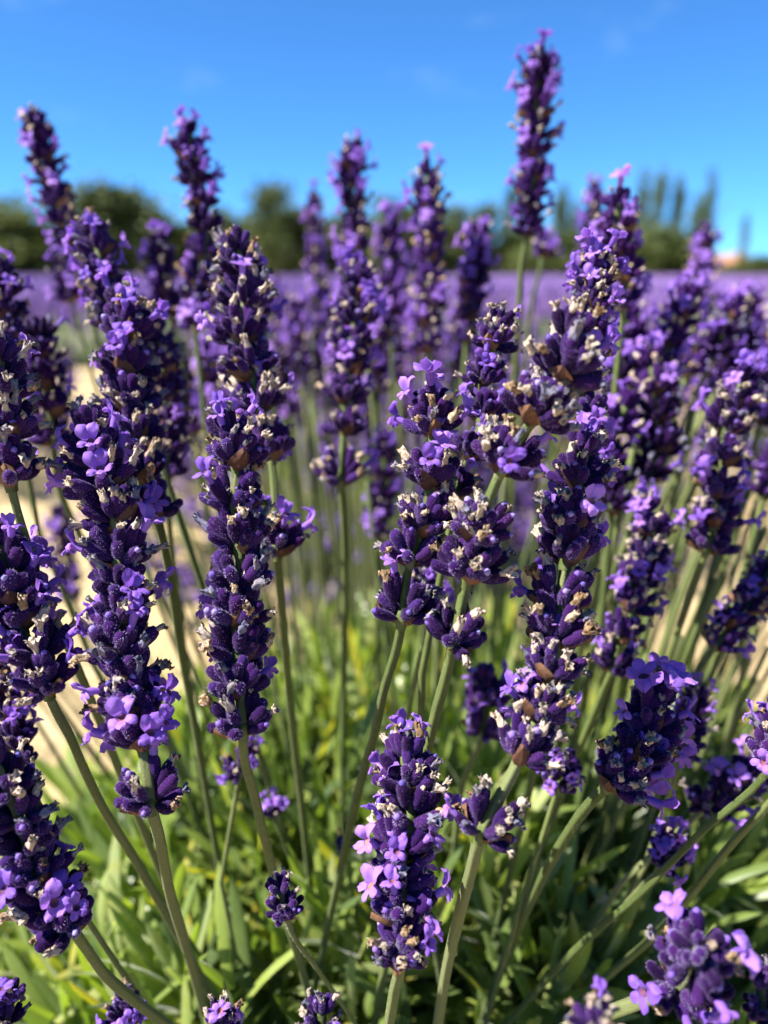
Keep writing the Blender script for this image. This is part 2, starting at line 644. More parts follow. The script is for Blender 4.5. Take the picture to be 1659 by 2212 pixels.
# pebbles and clods lying on the sand (nobody could count them)
def rocks():
    n = 1500
    base = np.array([(1, 0, 0), (-1, 0, 0), (0, 1, 0), (0, -1, 0), (0, 0, 1), (0, 0, -1)], float)
    faces = np.array([(0, 2, 4), (2, 1, 4), (1, 3, 4), (3, 0, 4), (2, 0, 5), (1, 2, 5), (3, 1, 5), (0, 3, 5)])
    s = nrg.gamma(2, .006, n)[:, None, None] * nrg.uniform(.6, 1.3, (n, 6, 1)) * np.array([1, 1, .6])
    pos = np.stack([nrg.uniform(-2.5, 2.5, n), nrg.uniform(-.3, 6, n), np.full(n, .004)], 1)
    V = (base[None] * s + pos[:, None]).reshape(-1, 3)
    Q = (faces[None] + (np.arange(n) * 6)[:, None, None]).reshape(-1, 3)
    tone = np.repeat(nrg.uniform(0, 1, n), 6)
    m = plant_mat('pebble', [(0, (.28, .20, .12)), (.6, (.5, .39, .25)), (1, (.62, .52, .38))], var='tone', rough=.9)
    o = link('pebbles', big_mesh('pebbles', V, Q, [m], attr=tone), kind='stuff')
    o['label'] = 'pale pebbles and clods scattered over the sandy path'


rocks()


def straw():
    """Dry stalks and clippings strewn on the path."""
    n = 2600
    a = nrg.uniform(0, 6.283, n)
    L = nrg.uniform(.02, .11, n)
    w = nrg.uniform(.0008, .0022, n)
    p = np.stack([nrg.uniform(-2.2, 2.2, n), nrg.uniform(.2, 5.0, n), nrg.uniform(.012, .03, n)], 1)
    d = np.stack([np.cos(a), np.sin(a), nrg.normal(0, .12, n)], 1)
    sd = np.stack([-np.sin(a), np.cos(a), np.zeros(n)], 1)
    up = np.array([0, 0, 1.0])
    ring = [sd * w[:, None], up * w[:, None], -sd * w[:, None]]
    V = np.stack([p - d * L[:, None] / 2 + r for r in ring] + [p + d * L[:, None] / 2 + r for r in ring], 1).reshape(-1, 3)
    q = np.array([(0, 1, 4, 3), (1, 2, 5, 4), (2, 0, 3, 5)])
    Q = (q[None] + (np.arange(n) * 6)[:, None, None]).reshape(-1, 4)
    m = plant_mat('straw', [(0, (.30, .21, .11)), (.6, (.55, .43, .24)), (1, (.66, .56, .36))], var='tone', rough=.7)
    o = link('straw', big_mesh('straw', V, Q, [m], attr=np.repeat(nrg.uniform(0, 1, n), 6), smooth=False), kind='stuff')
    o['label'] = 'dry pale straw strewn over the sandy path'


straw()

M_FIELD = plant_mat('field flowers', [(0, (0.10, 0.05, 0.18)), (.5, (0.25, 0.14, 0.41)), (1, (0.41, 0.26, 0.58))], var='tone', rough=.7, trans=.2)
M_FIELDG = plant_mat('field leaves', [(0, (0.05, 0.08, 0.03)), (.6, (0.10, 0.13, 0.05)), (1, (0.15, 0.16, 0.08))], var='tone', rough=.7, trans=.2)


def spikes_np(pos, h, r, lean, tone_lo=0., tone_hi=1.):
    """Many simple spikes (6-sided lumpy spindles) as arrays."""
    n = len(pos)
    k = 5
    ang = np.arange(k) * 2 * np.pi / k
    lev = np.array([0, .3, .65, 1.0])
    rad = np.array([.35, 1.0, .8, .12])
    V = np.zeros((n, 4, k, 3))
    jit = nrg.uniform(.7, 1.3, (n, 4, k))
    V[..., 0] = np.cos(ang)[None, None] * rad[None, :, None] * r[:, None, None] * jit
    V[..., 1] = np.sin(ang)[None, None] * rad[None, :, None] * r[:, None, None] * jit
    V[..., 2] = lev[None, :, None] * h[:, None, None]
    V[..., :2] += lean[:, None, None, :] * (lev[None, :, None, None] * h[:, None, None, None])
    V += pos[:, None, None]
    q = []
    for i in range(3):
        for s in range(k):
            t = (s + 1) % k
            q.append((i * k + s, i * k + t, (i + 1) * k + t, (i + 1) * k + s))
    q = np.array(q)
    Q = (q[None] + (np.arange(n) * 4 * k)[:, None, None]).reshape(-1, 4)
    return V.reshape(-1, 3), Q, np.repeat(nrg.uniform(tone_lo, tone_hi, n), 4 * k)


def canopy(xs_, y0, y1, x0, x1):
    pass


def field():
    """Rows of lavender filling the land up to the trees, read as one mass."""
    V, Q, T, MI = [], [], [], []
    off = 0

    def push(v, q, t, mi):
        nonlocal off
        V.append(v); Q.append(q + off); T.append(t); MI.append(np.full(len(q), mi)); off += len(v)

    # mounded rows running across the view, first one beyond the sandy path
    row_y = [5.9, 7.2, 8.5, 10.0, 11.6, 13.2, 15, 17, 19, 21.5, 24, 27, 30, 34, 38, 43, 48, 54]
    for ri, ry in enumerate(row_y):
        half = min(75, 5.0 + ry * 1.0)
        nx = int(max(40, half * 2 / (.12 * max(1, ry / 8))))
        sx = np.linspace(-half, half, nx)
        prof = np.linspace(0, np.pi, 9)
        wv = .62
        hh = .30 + .05 * np.sin(sx * 3.1 + ri) + .03 * np.sin(sx * 7.7 + ri * 2)
        yy = ry + .18 * np.sin(sx * .35 + ri) - wv * np.cos(prof)[:, None] + .06 * np.sin(sx * 11 + prof[:, None] * 5)
        zz = hh[None] * np.sin(prof)[:, None] ** .6 + .02 * np.sin(sx * 23 + prof[:, None] * 9)
        zz[0] = zz[-1] = -.02
        Vv = np.stack([np.broadcast_to(sx, yy.shape).ravel(), yy.ravel(), zz.ravel()], 1)
        idx = np.arange(9 * nx).reshape(9, nx)
        q = np.stack([idx[:-1, :-1].ravel(), idx[:-1, 1:].ravel(), idx[1:, 1:].ravel(), idx[1:, :-1].ravel()], 1)
        push(Vv, q, nrg.uniform(0, 1, len(Vv)), 1)
        n = int(min(12000, 2 * half * (480 if ry < 9 else 150 if ry < 16 else 70)))
        px = nrg.uniform(-half, half, n)
        a = nrg.uniform(.03, np.pi * .8, n)
        py = ry + .18 * np.sin(px * .35 + ri) - wv * np.cos(a) * 1.1
        pz = .34 * np.sin(a) ** .55 + nrg.uniform(-.05, .13, n)
        big = 1 if ry < 12 else 1.5 if ry < 25 else 2.4
        v, q, t = spikes_np(np.stack([px, py, pz], 1), nrg.uniform(.05, .10, n) * (1 + .3 * (big - 1)), nrg.uniform(.009, .014, n) * big,
                            np.stack([nrg.normal(0, .25, n), -np.cos(a) * .5 + nrg.normal(0, .15, n)], 1))
        push(v, q, t, 0)
    me = big_mesh('lavender_field', np.concatenate(V), np.concatenate(Q), [M_FIELD, M_FIELDG], np.concatenate(MI), np.concatenate(T), smooth=True)
    o = link('lavender_field', me, kind='stuff')
    o['label'] = 'hazy purple rows of lavender stretching to the trees'


field()

# ------------------------------------------------------------------ trees and houses beyond the field
M_BARK = plant_mat('tree bark', [(0, (.06, .045, .03)), (1, (.13, .10, .07))], var=3.0, rough=.9)
M_TREE_D = plant_mat('dark tree leaves', [(0, (.028, .042, .010)), (.5, (.072, .095, .026)), (1, (.125, .150, .045))], var='tone', rough=.6, trans=.25, trans_gain=(1.1, 1.2, .6))
M_TREE_P = plant_mat('poplar leaves', [(0, (.045, .075, .030)), (.5, (.075, .115, .045)), (1, (.12, .165, .065))], var='tone', rough=.6, trans=.3, trans_gain=(1.1, 1.2, .7))


def crown_mesh(name, seed, n, shape, mat, leaf):
    """Unit crown (height 1, radius about .5): leaf-sized quads gathered in clumps."""
    g = np.random.default_rng(seed)
    nc = 46 if shape == 'round' else 40
    cz = g.uniform(.12, .97, nc)
    if shape == 'round':
        cr = .42 * np.sin(np.pi * np.clip(cz * .92 + .08, 0, 1)) ** .6 * g.uniform(.35, 1.0, nc)
    elif shape == 'cone':
        cr = .42 * (1.05 - cz) ** .8 * g.uniform(.35, 1, nc)
    else:
        cr = .40 * np.sin(np.pi * np.clip(cz * .9 + .07, 0, 1)) ** .8 * g.uniform(.2, 1, nc)
    ca = g.uniform(0, 6.283, nc)
    cc = np.stack([cr * np.cos(ca), cr * np.sin(ca), cz], 1)
    which = g.integers(0, nc, n)
    sig = np.array([.10, .10, .065])
    p = cc[which] + g.normal(0, 1, (n, 3)) * sig
    d1 = g.normal(0, 1, (n, 3)); d1 /= np.linalg.norm(d1, axis=1)[:, None]
    d2 = np.cross(d1, g.normal(0, 1, (n, 3))); d2 /= np.linalg.norm(d2, axis=1)[:, None]
    s = leaf * g.uniform(.6, 1.4, n)[:, None]
    V = np.stack([p - d1 * s, p + d2 * s * .6, p + d1 * s, p - d2 * s * .6], 1).reshape(-1, 3)
    Q = np.arange(4 * n).reshape(-1, 4)
    tone = np.repeat(np.clip(g.uniform(0, 1, nc)[which] * .7 + g.uniform(0, .3, n), 0, 1), 4)
    return big_mesh(name, V, Q, [mat], attr=tone, smooth=False)


CROWN = {
    'round': [crown_mesh('crown', 20 + k, 4600, 'round', M_TREE_D, .036) for k in range(3)],
    'cone': [crown_mesh('crown', 30 + k, 3000, 'cone', M_TREE_D, .030) for k in range(2)],
    'poplar': [crown_mesh('crown', 40 + k, 2600, 'poplar', M_TREE_P, .030) for k in range(3)],
}


def trunk_mesh():
    mb = MB()
    pts = [Vector((0, 0, 0)), Vector((.004, .002, .15)), Vector((-.006, .004, .35)), Vector((.004, 0, .6)), Vector((0, 0, .85))]
    V, F = stem_mesh(catmull(pts, 3)[::-1], .006, .022, 8)
    mb.add(V, F, M_BARK)
    for k in range(7):
        a, z = 6.28 * k / 7 * 2.4, .22 + .07 * k
        e = Vector((math.cos(a) * .22, math.sin(a) * .22, z + .17))
        V, F = stem_mesh([e, Vector((0, 0, z)).lerp(e, .5) - Vector((0, 0, .01)), Vector((0, 0, z))], .003, .010, 6)
        mb.add(V, F, M_BARK)
    return mb.mesh('trunk')


TRUNK = trunk_mesh()
# centre x and top y in the picture, crown width in the picture, distance, shape, label
TREES = [
    (18, 440, 190, 58, 'round', 'dark broad tree at the end of the row, cut by the picture edge'),
    (112, 530, 150, 66, 'round', 'low dark tree in the dip beneath the tilted spike'),
    (232, 415, 165, 60, 'round', 'tall bushy dark tree just beyond the tilted spike'),
    (310, 440, 150, 62, 'round', 'dark bushy tree above the short blurred spike'),
    (372, 495, 120, 66, 'round', 'lower dark tree sloping down beside the bushy pair'),
    (470, 470, 120, 68, 'round', 'dark round tree behind the curling spike with beige cap'),
    (585, 415, 130, 60, 'cone', 'pointed dark tree between the curling spike and the slim far spike'),
    (640, 465, 140, 63, 'round', 'dark tree leaning against the pointed one'),
    (735, 480, 130, 66, 'round', 'dark tree hidden behind the fuzzy purple spike'),
    (838, 440, 120, 62, 'round', 'dark rounded tree over the blurred twin-flowered spike'),
    (905, 465, 120, 66, 'round', 'dark tree behind the spike with a single flower on top'),
    (985, 460, 110, 70, 'cone', 'olive pointed tree beside the single-flower spike'),
    (1050, 455, 100, 72, 'cone', 'olive pointed tree before the tall sky spike'),
    (1105, 425, 60, 78, 'poplar', 'pale slim poplar just before the tallest spike'),
    (1215, 425, 66, 80, 'poplar', 'pale slim poplar just past the tallest spike'),
    (1245, 445, 60, 84, 'poplar', 'short pale poplar close to the tallest spike'),
    (1200, 520, 150, 64, 'round', 'low olive tree at the foot of the tallest spike'),
    (1310, 500, 150, 66, 'round', 'low olive tree behind the pair of blurred spikes'),
    (1392, 385, 62, 80, 'poplar', 'tall pale poplar rising past the dark-capped spike'),
    (1430, 395, 58, 82, 'poplar', 'slim pale poplar, second in the trio of poplars'),
    (1468, 405, 54, 82, 'poplar', 'slim pale poplar, last in the trio of poplars'),
    (1408, 500, 170, 62, 'round', 'broad dark tree below the trio of poplars'),
    (1455, 530, 110, 64, 'round', 'low dark tree ending the tree line'),
    (1508, 440, 46, 84, 'poplar', 'shorter slim poplar of the separate pair'),
    (1540, 385, 52, 82, 'poplar', 'tallest slim poplar standing apart above the lone spike'),
    (1612, 480, 26, 92, 'poplar', 'faint distant poplar above the orange roof'),
    (1648, 558, 90, 70, 'round', 'small low bush tree beside the orange roof'),
    (1585, 575, 60, 76, 'round', 'tiny low tree in front of the orange roofed house'),
]
TREES += [
    (60, 505, 150, 70, 'round', 'low olive tree filling the gap left of the tilted spike'),
    (165, 500, 150, 72, 'round', 'low olive tree half hidden behind the tilted spike'),
    (425, 500, 150, 72, 'round', 'low olive tree hidden behind the curling spike'),
    (525, 490, 150, 74, 'round', 'low olive tree just before the pointed dark one'),
    (692, 500, 150, 72, 'round', 'low olive tree behind the slim far spike'),
    (785, 495, 150, 72, 'round', 'low olive tree between the fuzzy spike and the twin-flowered one'),
    (945, 500, 150, 74, 'round', 'low olive tree between the single-flower spike and the olive pointed tree'),
    (1145, 505, 150, 74, 'round', 'low olive tree right behind the tallest spike'),
    (1260, 520, 140, 72, 'round', 'low olive tree between the tallest spike and the blurred pair'),
]
for i, (px, py, w, dist, shape, lab) in enumerate(TREES):
    cp, sp = math.cos(PITCH), math.sin(PITCH)
    t = (1106 - py) / FPX
    dd = dist / (cp + t * sp)
    top = P(px, py, dd)
    H = top.z * (1.08 if shape == 'poplar' else 1.05)
    wid = w / FPX * dd * (.85 if shape == 'poplar' else 1.4)
    o = bpy.data.objects.new('poplar_tree' if shape == 'poplar' else 'field_tree', None)
    C.objects.link(o)
    o.location = (top.x, top.y, 0)
    o.rotation_euler = (0, 0, rnd.uniform(0, 6.28))
    tag(o, lab, 'tree', 'poplars beyond the field' if shape == 'poplar' else 'trees beyond the field')
    S = Matrix.Diagonal((wid, wid, H, 1))
    link('crown', CROWN[shape][i % len(CROWN[shape])], o, S)
    link('trunk', TRUNK, o, Matrix.Diagonal((H * .9, H * .9, H * .95, 1)))


def plain(name, c, rough=.8, var=.25, scale=2.0):
    m, nt, out = new_mat(name)
    col = ramp(nt, [(.3, tuple(x * (1 - var) for x in c)), (.7, tuple(min(1, x * (1 + var)) for x in c))], noise(nt, scale, 4))
    b = nt.nodes.new('ShaderNodeBsdfPrincipled')
    b.inputs['Roughness'].default_value = rough
    nt.links.new(col, b.inputs['Base Color'])
    nt.links.new(b.outputs[0], out.inputs['Surface'])
    return m


def box(x0, x1, y0, y1, z0, z1):
    V = [(x0, y0, z0), (x1, y0, z0), (x1, y1, z0), (x0, y1, z0), (x0, y0, z1), (x1, y0, z1), (x1, y1, z1), (x0, y1, z1)]
    F = [(0, 3, 2, 1), (4, 5, 6, 7), (0, 1, 5, 4), (1, 2, 6, 5), (2, 3, 7, 6), (3, 0, 4, 7)]
    return V, F


M_WALL = plain('rendered wall', (.58, .42, .32))
M_ROOF = plain('clay roof', (.36, .17, .10))
M_GLASS = plain('window pane', (.05, .06, .07), .15)
M_FRAME = plain('window frame', (.7, .68, .62))


def house(px, dist, w, wall_h, roof_h, label):
    p = P(px, 592, dist)
    o = bpy.data.objects.new('farm_house', None)
    C.objects.link(o)
    o.location = (p.x, p.y, 0)
    tag(o, label, 'house', 'houses beyond the field')
    dp = w * .6
    link('wall', MB().add(*box(-w / 2, w / 2, 0, dp, 0, wall_h), M_WALL).mesh('wall', False), o)
    e = .35
    V = [(-w / 2 - e, -e, wall_h + .01), (w / 2 + e, -e, wall_h + .01), (w / 2 + e, dp + e, wall_h + .01), (-w / 2 - e, dp + e, wall_h + .01),
         (-w / 2 - e, dp / 2, wall_h + roof_h), (w / 2 + e, dp / 2, wall_h + roof_h)]
    F = [(0, 1, 5, 4), (2, 3, 4, 5), (1, 2, 5), (3, 0, 4), (3, 2, 1, 0)]
    rf = link('roof', MB().add(V, F, M_ROOF).mesh('roof', False), o)
    link('chimney', MB().add(*box(w * .2, w * .2 + .7, dp * .4, dp * .4 + .7, wall_h + roof_h * .4, wall_h + roof_h + .7), M_WALL).mesh('chimney', False), rf)
    for k in range(3):
        cx = -w / 2 + w * (k + .5) / 3
        if k == 1:
            link('door', MB().add(*box(cx - .5, cx + .5, -.06, .04, 0, 2.05), M_BARK).mesh('door', False), o)
            continue
        wd = link('window', MB().add(*box(cx - .65, cx + .65, -.05, .04, 1.0, 2.2), M_FRAME).mesh('window', False), o)
        link('pane', MB().add(*box(cx - .52, cx - .03, -.07, .0, 1.1, 2.1), M_GLASS).mesh('pane', False), wd)
        link('pane', MB().add(*box(cx + .03, cx + .52, -.07, .0, 1.1, 2.1), M_GLASS).mesh('pane', False), wd)


house(1578, 150, 6.6, 2.6, 1.6, 'small house with orange clay roof at the end of the tree line')
house(1426, 175, 5.0, 2.4, 1.0, 'pale low house with clay roof seen under the poplars')


# ------------------------------------------------------------------ the lavender bush: leaves
BUSH = Vector((0.015, 0.25, 0.0))
bush = bpy.data.objects.new('lavender_bush', None)
C.objects.link(bush)
bush.location = BUSH
tag(bush, 'leafy green lavender bush in front, with fanned stalks of dark violet spikes', 'lavender bush')


def leaf_template(nl, nw=4):
    """Unit leaf along +Y (length 1, width 1): grooved along the midrib, edges rolled under."""
    V, Q = [], []
    for j in range(nl + 1):
        v = j / nl
        w = (.35 + .65 * math.sin(math.pi * min(1, .18 + v * .62))) * math.sqrt(max(0, 1 - max(0, (v - .72) / .28) ** 2)) + .03
        for i in range(nw + 1):
            u = i / nw * 2 - 1
            V.append((u * w * .5, v, (abs(u) * .22 - .30 * u ** 4) * w))
    for j in range(nl):
        for i in range(nw):
            a = j * (nw + 1) + i
            Q.append((a, a + 1, a + nw + 2, a + nw + 1))
    return np.array(V), np.array(Q)


def leaves(n_shoots, centre, radii, base, seed, size=1.0, low=-.25):
    """Leaf list [(base, dir, normal, length, width, bend, tone)] gathered on shoots over a mound."""
    g = random.Random(seed)
    out = []
    for _ in range(n_shoots):
        while True:
            d = Vector((g.gauss(0, 1), g.gauss(0, 1), g.gauss(0, 1))).normalized()
            if d.z > low:
                break
        k = g.uniform(.45, 1.0) ** .6
        tip = Vector((centre[0] + d.x * radii[0] * k, centre[1] + d.y * radii[1] * k, centre[2] + d.z * radii[2] * k))
        sd = (tip - base).normalized()
        sd = (sd + Vector((g.gauss(0, .16), g.gauss(0, .16), g.gauss(0, .12) + .12))).normalized()
        L = g.uniform(.035, .07) * size
        m = g.randint(5, 8)
        tone0 = g.uniform(.0, .8)
        a0 = g.uniform(0, 6.28)
        ref = sd.orthogonal().normalized()
        for j in range(m):
            f = j / (m - 1)
            for s in (0, 1):
                az = a0 + j * math.pi / 2 + s * math.pi + g.uniform(-.25, .25)
                side = Quaternion(sd, az) @ ref
                spread = 1.0 - .72 * f + g.uniform(-.15, .15)
                dr = (sd * math.cos(spread) + side * math.sin(spread)).normalized()
                nr = (sd * math.sin(spread) - side * math.cos(spread)).normalized()
                ln = g.uniform(.028, .056) * size * (1 - .35 * f)
                tone = min(1, max(0, tone0 + g.gauss(0, .13) + .12 * f))
                if g.random() < .05:
                    tone = g.uniform(.93, 1)
                out.append((tip - sd * L * (1 - f), dr, nr, ln, g.uniform(.0034, .0054) * size * (1 - .2 * f), g.uniform(-.25, .35), tone))
    return out


def leaf_arrays(lst, nl=5, nw=4):
    T, Qt = leaf_template(nl, nw)
    n = len(lst)
    B = np.array([l[0][:] for l in lst]); D = np.array([l[1][:] for l in lst]); Nn = np.array([l[2][:] for l in lst])
    Ln = np.array([l[3] for l in lst])[:, None, None]; W = np.array([l[4] for l in lst])[:, None, None]
    bend = np.array([l[5] for l in lst])[:, None, None]
    S = np.cross(D, Nn)
    x = T[None, :, 0:1]; y = T[None, :, 1:2]; z = T[None, :, 2:3]
    V = B[:, None] + S[:, None] * x * W + D[:, None] * (y * Ln) + Nn[:, None] * (z * W - bend * Ln * y * y)
    Q = (Qt[None] + (np.arange(n) * len(T))[:, None, None]).reshape(-1, 4)
    tone = np.repeat([l[6] for l in lst], len(T))
    return V.reshape(-1, 3), Q, tone


LCENT, LRAD, LBASE = (0.03, 0.27, 0.205), (.25, .24, .238), Vector((0.015, 0.25, 0.02))
LV = leaves(3300, LCENT, LRAD, LBASE, 4)
eye = Vector((0, 0, CAM_H))


def on_screen(p):
    q = p - eye
    cp, sp = math.cos(PITCH), math.sin(PITCH)
    dz = q.y * cp - q.z * sp
    if dz < .03:
        return None
    return 829.5 + q.x / dz * FPX, 1106 - (q.y * sp + q.z * cp) / dz * FPX, dz


def too_near(l):
    s = on_screen(l[0] + l[1] * l[3])
    return (l[0] + l[1] * l[3] - eye).length < .155 or (s is not None and s[2] < .15)


LV = [l for l in LV if not too_near(l)]
scored = []
for i, l in enumerate(LV):
    s = on_screen(l[0] + l[1] * l[3] * .5)
    ok = s is not None and -30 < s[0] < 1690 and s[1] < 2240
    scored.append((s[2] if ok else 9, i))
scored.sort()
single = {i for _, i in scored[:290]}
V, Q, T = leaf_arrays([l for i, l in enumerate(LV) if i not in single], 5, 2)
fo = link('foliage', big_mesh('foliage', V - np.array(BUSH), Q, [M_FOL], attr=T), bush, kind='stuff')

LEAFM = []
for k in range(4):
    b = (-.15, .05, .2, .35)[k]
    l0 = (Vector((0, 0, 0)), Vector((0, 1, 0)), Vector((0, 0, 1)), 1.0, 1.0, b * .2, 0.0)
    T, Qt = leaf_template(6, 4)
    V = T.copy()
    V[:, 2] -= 0
    me = big_mesh('leaf', V, Qt, [M_LEAF])
    LEAFM.append(me)
LEAFB = {}
for i in sorted(single):
    l = LV[i]
    D, Nn = l[1], l[2]
    S = D.cross(Nn)
    key = (round(l[5] * 8), round(l[3] * 500), round(l[4] * 4000))
    if key not in LEAFB:
        T, Qt = leaf_template(6, 4)
        V = T * np.array([l[4], l[3], l[4]])
        V[:, 2] -= l[5] * l[3] * T[:, 1] ** 2
        LEAFB[key] = big_mesh('leaf', V, Qt, [M_LEAF])
    b = l[0] - BUSH
    Mx = Matrix(((S.x, D.x, Nn.x, b.x), (S.y, D.y, Nn.y, b.y), (S.z, D.z, Nn.z, b.z), (0, 0, 0, 1)))
    link('leaf', LEAFB[key], bush, Mx)

# woody base of the bush
wb = MB()
for k in range(16):
    a = 6.28 * k / 16 + rnd.uniform(-.2, .2)
    e = Vector((math.cos(a) * rnd.uniform(.05, .14), math.sin(a) * rnd.uniform(.05, .14), rnd.uniform(.14, .26)))
    V, F = stem_mesh(catmull([e, Vector((e.x * .55, e.y * .55, e.z * .5)), Vector((e.x * .1, e.y * .1, -.01))], 4), .0025, .006, 8)
    wb.add(V, F, M_BARK)
link('branches', wb.mesh('branches'), bush)


# thin green stalks of the bush whose heads are lost in the crowd
for k in range(44):
    px, py, dd = rnd.uniform(320, 1600), rnd.uniform(760, 1250), rnd.uniform(.24, .46)
    t = P(px, py, dd)
    b = Vector((.02 + t.x * .30 + rnd.uniform(-.02, .02), .24 + (dd - .2) * .7, .12))
    mid = t.lerp(b, .5) + Vector((rnd.uniform(-.012, .012), rnd.uniform(-.01, .01), .006))
    V, F = stem_mesh(catmull([t - BUSH, mid - BUSH, b - BUSH], 6), .0007, .0011, 8)
    link('stalk', MB().add(V, F, M_STEM).mesh('stalk'), bush)

for k in range(84):             # and those fanning out to both sides
    side = 1 if k % 12 < 10 else -1
    px = rnd.uniform(1330, 1850) if side > 0 else rnd.uniform(-180, 330)
    py, dd = rnd.uniform(900, 1560), rnd.uniform(.22, .42)
    t = P(px, py, dd)
    b = Vector((.02 + t.x * .22 + rnd.uniform(-.02, .02), .22 + (dd - .2) * .6, .12))
    mid = t.lerp(b, .5) + Vector((rnd.uniform(-.012, .012), rnd.uniform(-.01, .01), .010))
    V, F = stem_mesh(catmull([t - BUSH, mid - BUSH, b - BUSH], 6), .0008, .0012, 8)
    link('stalk', MB().add(V, F, M_STEM).mesh('stalk'), bush)

# ------------------------------------------------------------------ neighbouring bushes in the same row, out of focus
def neighbour(x, y, rx, h, seed, label, nsp=150, nsh=120):
    g = np.random.default_rng(seed)
    o = bpy.data.objects.new('lavender_bush', None)
    C.objects.link(o)
    o.location = (x, y, 0)
    tag(o, label, 'lavender bush', 'neighbouring bushes out of focus')
    lv = leaves(nsh, (0, 0, h * .35), (rx * .8, rx * .8, h * .38), Vector((0, 0, 0)), seed, 1.3)
    V, Q, T = leaf_arrays(lv, 3, 2)
    link('foliage', big_mesh('foliage', V, Q, [M_FOL], attr=T), o, kind='stuff')
    a = g.uniform(0, 6.283, nsp)
    rr = np.sqrt(g.uniform(0, 1, nsp))
    tilt = rr * 1.3
    ln = h * g.uniform(.80, 1.0, nsp) * (1 - .10 * rr)
    d = np.stack([np.sin(tilt) * np.cos(a), np.sin(tilt) * np.sin(a), np.cos(tilt)], 1)
    sp = MB()
    st = MB()
    for k in range(nsp):
        D = Vector(d[k])
        Mx = Matrix.Translation(D * ln[k]) @ frame(D, (.3, .2, 1))
        st.add(*stem_mesh([D * ln[k], D * ln[k] * .5 + Vector((0, 0, .01)), D * .02], .0010, .0014, 5), M_STEM)
        nw = g.integers(5, 8)
        for q in range(nw):
            c = D * (ln[k] - q * .0125)
            Mq = Matrix.Translation(c) @ frame(D, (.3, .2, 1)) @ Matrix.Rotation(g.uniform(0, 6.28), 4, 'Z') @ Matrix.Scale(1.75, 4)
            pts = []
            for s in range(7):      # a coarse whorl: a ring of seven blunt buds
                az = 6.28 * s / 7 + g.uniform(-.3, .3)
                tl = g.uniform(.6, 1.3)
                m2 = Mq @ frame((math.sin(tl) * math.cos(az), math.sin(tl) * math.sin(az), math.cos(tl)), (0, 0, 1))
                V_, F_ = BLUNT
                sp.add(V_, F_, M_PETAL if g.random() < .5 else (M_DRY if g.random() < .36 else M_CALYX), m2)
    link('flower_spikes', sp.mesh('flower_spikes'), o, kind='stuff')
    link('stalks', st.mesh('stalks'), o, kind='stuff')


BLUNT = lathe([(.4 * MM, 0), (1.8 * MM, 2.8 * MM), (.7 * MM, 7 * MM)], 4)
neighbour(-.13, 1.50, .31, .56, 61, 'blurred lavender bush straight behind, its pale spikes crowding the gap left of the centre', 420)
neighbour(.24, 1.72, .36, .55, 62, 'blurred lavender bush behind the middle spikes, nearer the tallest one', 380)
neighbour(1.22, 1.95, .42, .55, 63, 'blurred lavender bush behind the lone spike under the poplars', 340)
neighbour(-1.30, 2.3, .45, .52, 64, 'blurred lavender bush beyond the path past the tilted spike', 260)
neighbour(-.05, 2.5, .45, .55, 65, 'blurred lavender bush farther back along the middle row', 260)

# ------------------------------------------------------------------ the flower stalks
COUNT = {'pieces': 0, 'stalks': 0}
GROUP = 'flowering stalks of the front bush'


